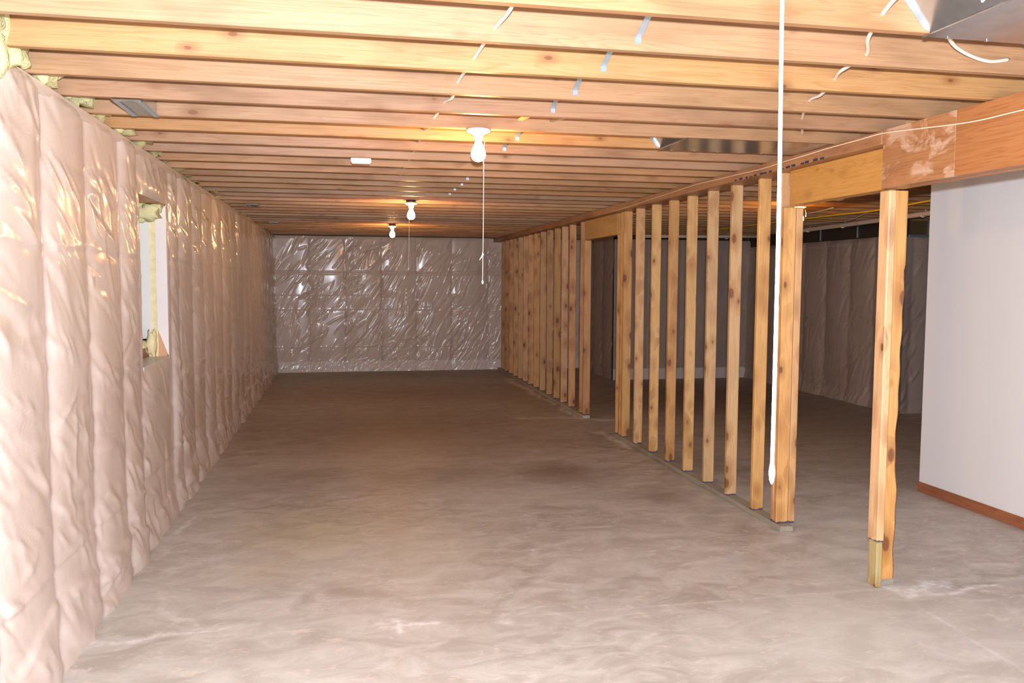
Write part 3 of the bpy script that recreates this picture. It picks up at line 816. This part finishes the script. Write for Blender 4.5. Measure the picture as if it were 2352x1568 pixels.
# steel bridging straps: from the top of one joist down to the foot of the next
for n, z1, lb in [(0, .045, 'grey bridging strap in the first bay, nearest the camera'), (1, .045, 'grey bridging strap in the second bay of the row'), (2, .04, 'grey bridging strap in the third bay of the row'), (3, .04, 'grey bridging strap in the bay just before the first lamp'),
               (5, .035, 'pale bridging strap in the bay right behind the first lamp'), (6, .035, 'bridging strap two bays behind the first lamp'),
               (10, .04, 'small bridging strap in the near end of the distant run'), (11, .04, 'small bridging strap second in the distant run'), (12, .04, 'small bridging strap third in the distant run'), (13, .04, 'small bridging strap last in the distant run')]:
    y0 = Y0 + n * SP; y1 = y0 + SP - .038
    xx = 1.03 + R.uniform(-.01, .01)
    P = [(xx - .010, y0 + .002, H + .205), (xx + .012, y0 + .002, H + .205), (xx + .012, y1 - .004, H + z1), (xx - .010, y1 - .004, H + z1)]
    V = [Vector(p) for p in P] + [Vector(p) + Vector((0, 0, .003)) for p in P]
    foot = [(xx - .010, y1 - .0035, H + z1 - .02), (xx + .012, y1 - .0035, H + z1 - .02), (xx + .012, y1 - .001, H + z1 - .02), (xx - .010, y1 - .001, H + z1 - .02)]
    c0 = Vector((xx, y0, H + .1))
    root = empty('bridging_strap', c0, lb, 'metal strap', 'steel straps between the joists')
    F = [(0, 1, 2, 3), (7, 6, 5, 4)] + [(i, i + 4, (i + 1) % 4 + 4, (i + 1) % 4) for i in range(4)]
    mesh_obj('strap', [v - c0 for v in V], F, 'strap', root)
    V2 = [Vector(p) - c0 for p in foot] + [Vector(p) + Vector((0, 0, .025)) - c0 for p in foot]
    mesh_obj('nailing_tab', V2, F, 'strap', root)
# two odd sticks between joists by the first lamp
for a, b_, w, lb, mt in [((.955, 4.495, 2.575), (1.055, 4.165, 2.60), .014, 'short pale wood stick wedged by the first lamp', 'joist'), ((1.125, 4.495, 2.575), (1.31, 4.165, 2.59), .010, 'bent shiny metal bracket beside the pale stick', 'galv')]:
    a = Vector(a); b_ = Vector(b_); d = (b_ - a); side = Vector((d.y, -d.x, 0)).normalized() * w
    V = [a - side, a + side, b_ + side * .8, b_ - side * .8]
    V = V + [v + Vector((0, 0, .012)) for v in V]
    o = mesh_obj('wood_stick' if mt == 'joist' else 'metal_bracket', [v - a for v in V], [(0, 1, 2, 3), (7, 6, 5, 4)] + [(i, i + 4, (i + 1) % 4 + 4, (i + 1) % 4) for i in range(4)], mt, None, a)
    tag(o, lb, 'stick' if mt == 'joist' else 'bracket')

# cables through the joists
def cable(name, pts, r, mat, label, cat='cable', seg=8, n=8):
    o = tube(name, spline(pts, n), r, mat, None, seg)
    return tag(o, label, cat)
cp = []
for n in range(-4, 27):
    y = Y0 + n * SP
    xx = .520 - .027 * (y - 2.9) / 1.2 if y < 5 else .475
    cp += [(xx, y - .019, 2.573), (xx + R.uniform(-.006, .006), y + .18, 2.566 + R.uniform(-.01, .01))]
cable('lamp_cable', cp, .0068, 'romex', 'beige cable threaded through the joists toward the row of bulbs')
cable('wall_cable', [(1.60, 2.08, 2.575), (1.66, 2.30, 2.58), (1.723, 2.48, 2.573), (1.80, 2.66, 2.555), (1.945, 2.885, 2.565), (1.98, 3.1, 2.56), (2.073, 3.29, 2.575), (2.14, 3.5, 2.56), (2.20, 3.70, 2.575), (2.4, 4.1, 2.575), (2.7, 4.6, 2.58)], .0072, 'romex', 'pale cable looping through joists ahead of the duct')
cable('swagged_cable', [(1.70, 2.0, 2.60), (1.90, 2.25, 2.545), (1.99, 2.48, 2.560), (2.06, 2.60, 2.585), (2.19, 2.72, 2.572), (2.33, 2.80, 2.562), (2.45, 2.845, 2.560), (2.56, 2.875, 2.580)], .007, 'romex', 'thick beige cable sagging along a joist under the metal duct')
CZ = [(1.5, 2.42), (2.3, 2.43), (3.08, 2.443), (3.331, 2.445), (3.526, 2.458), (3.774, 2.482), (4.035, 2.505), (4.288, 2.505), (4.546, 2.505), (4.784, 2.500), (5.045, 2.496), (5.334, 2.488), (5.654, 2.492), (6.012, 2.496), (6.414, 2.503), (6.867, 2.492), (7.384, 2.481), (8.109, 2.462), (8.672, 2.458)]
cable('thin_cord', [(XB - .004, y, z) for y, z in CZ], .003, 'cord', 'thin pale cord stapled along the face of the beam and top plate', 'cord', n=5)

# ------------------------------------------------------------------ sheet-metal ducts between joists
def panned_bay(x0, x1, ya, yb, label, run=.10):
    """bottom pan, sloping end cap and a narrow flange on the joist"""
    o = empty('metal_duct', (x0, ya, H), label, 'duct')
    def q(name, P, td):
        return quad_panel(name, P, 'galv', td, o)
    q('bottom_pan', [(x0, ya - .036, H - .003), (x1, ya - .036, H - .003), (x1, yb + .030, H - .003), (x0, yb + .030, H - .003)], (0, 0, .002))
    q('end_cap', [(x0 + .002, ya + .001, H - .001), (x0 + .002, yb - .001, H - .001), (x0 - run * 1.6, yb - .001, H + .195), (x0 - run * 1.6, ya + .001, H + .195)], (.003, 0, .001))
    q('flange', [(x0 + .0, yb - .002, H + .004), (x0 - run * 1.6, yb - .002, H + .198), (x0 - run * 1.6 - .028, yb - .002, H + .198), (x0 - .024, yb - .002, H + .010)], (0, -.002, 0))
    q('fold_seam', [(x0 - .004, ya - .036, H - .006), (x0 + .010, ya - .036, H - .006), (x0 + .010, yb + .030, H - .006), (x0 - .004, yb + .030, H - .006)], (0, 0, .004))
    for k in range(6):
        xx = x0 + .08 + k * .15
        V, F = cbox(xx, xx + .01, yb + .016, yb + .026, H - .0065, H - .003, .001)
        mesh_obj('screw_head', [Vector(v) - o.location for v in V], F, 'nail', o)
    return o
panned_bay(1.893, 2.842, 2.099 + .001, 2.467, 'large galvanised duct pan near the white string and beam')
panned_bay(1.920, 2.842, 4.537, 4.905, 'galvanised duct pan behind the first lamp, mirroring the studs')

# floor-register boots over the near wall
def boot(x, y0, y1, label, w=.105):
    o = empty('register_boot', (x, y0, H), label, 'duct', 'register boots above the long plastic sheet')
    box('boot_body', x, x + w, y0 + .002, y1 - .002, H + .004, H + .12, 'galv', o, b=.004)
    box('near_flange', x - .012, x + w + .012, y0 - .030, y0 + .012, H - .010, H - .003, 'galv', o, b=.002)
    box('bottom_plate', x + .015, x + w - .015, y0 + .012, y1 - .006, H - .004, H + .006, 'bootgrey', o, b=.002)
    box('side_rail', x - .012, x + .014, y0 + .012, y1 - .004, H - .010, H - .002, 'strap', o, b=.002)
    box('side_rail', x + w - .014, x + w + .012, y0 + .012, y1 - .004, H - .010, H - .002, 'strap', o, b=.002)
    return o
boot(-1.005, Y0 + 4 * SP, Y0 + 5 * SP - .038, 'metal register boot nearest the camera above the long plastic sheet')
boot(-1.00, Y0 + 17 * SP, Y0 + 18 * SP - .038, 'small metal register boot halfway down the long plastic sheet')
boot(-1.00, Y0 + 24 * SP, Y0 + 25 * SP - .038, 'small metal register boot far down near the end wall')

# ------------------------------------------------------------------ right room: pipe, hangers, yellow cable
pp = empty('drain_pipe', (6.5, 9.6, 2.48), 'cream plastic drain pipe slung under joists in the room beyond', 'pipe')
V, F = tube_vf(spline([(6.3, 7.4, 2.490), (6.42, 8.278, 2.486), (6.60, 10.18, 2.480), (6.66, 11.153, 2.478), (6.68, 11.6, 2.476)], 4), .030, 16)
pipe = mesh_obj('pipe', V, F, 'pipe', None, smooth=True); pipe.parent = pp; pipe.matrix_parent_inverse = Matrix.Translation(-pp.location)
def hanger(x, y, z, r=.030, par=pp):
    P = [(x, y, H + .03), (x, y, z + .01)] + [(x - r * 1.15 + r * 1.15 * math.cos(a), y, z - r * 1.15 * math.sin(a)) for a in [i * math.pi / 8 for i in range(9)]]
    P = [(x + r * 1.15, y - 0.03, H + .02), (x + r * 1.15, y - .03, z)] + [(x + r * 1.15 * math.cos(a), y - .03, z - r * 1.15 * math.sin(a)) for a in [i * math.pi / 10 for i in range(1, 9)]]
    V, F = tube_vf(P, .007, 6)
    o = mesh_obj('pipe_hanger', [Vector(v) - par.location for v in V], F, 'white', par, smooth=True)
for x, y, z in [(6.655, 11.15, 2.478), (6.60, 10.20, 2.480), (6.43, 8.4, 2.486)]: hanger(x, y, z)
cable('yellow_cable', [(5.60, 6.7, 2.508), (5.62, 7.2, 2.510), (5.77, 8.3, 2.505), (5.72, 9.0, 2.508), (5.68, 9.6, 2.504), (5.63, 11.0, 2.508), (5.6, 12.4, 2.508)], .011, 'yellow', 'yellow gas line running under the joists past the cream pipe', 'gas line')
p2 = empty('drain_pipe', (5.9, 12.9, 2.47), 'long thin pale pipe along the back wall behind the studs', 'pipe')
V, F = tube_vf([(4.75, 13.1, 2.455), (5.9, 13.0, 2.462), (6.9, 12.8, 2.468)], .026, 12)
q_ = mesh_obj('pipe', [Vector(v) - p2.location for v in V], F, 'pipe', p2, smooth=True)
for x in (5.3, 6.3): hanger(x, 13.05, 2.46, .026, p2)
for i, (pts, lb) in enumerate([([(5.9, 8.6, 2.515), (6.1, 9.3, 2.47), (6.25, 10.0, 2.50), (6.3, 11.0, 2.515)], 'thin grey wire drooping beside the cream pipe'), ([(5.2, 8.2, 2.516), (5.25, 8.7, 2.500), (5.35, 9.3, 2.515), (5.4, 10.2, 2.51)], 'thin grey wire looped near the hidden bulb')]):
    cable('loose_wire', pts, .004, 'romex', lb, 'wire')
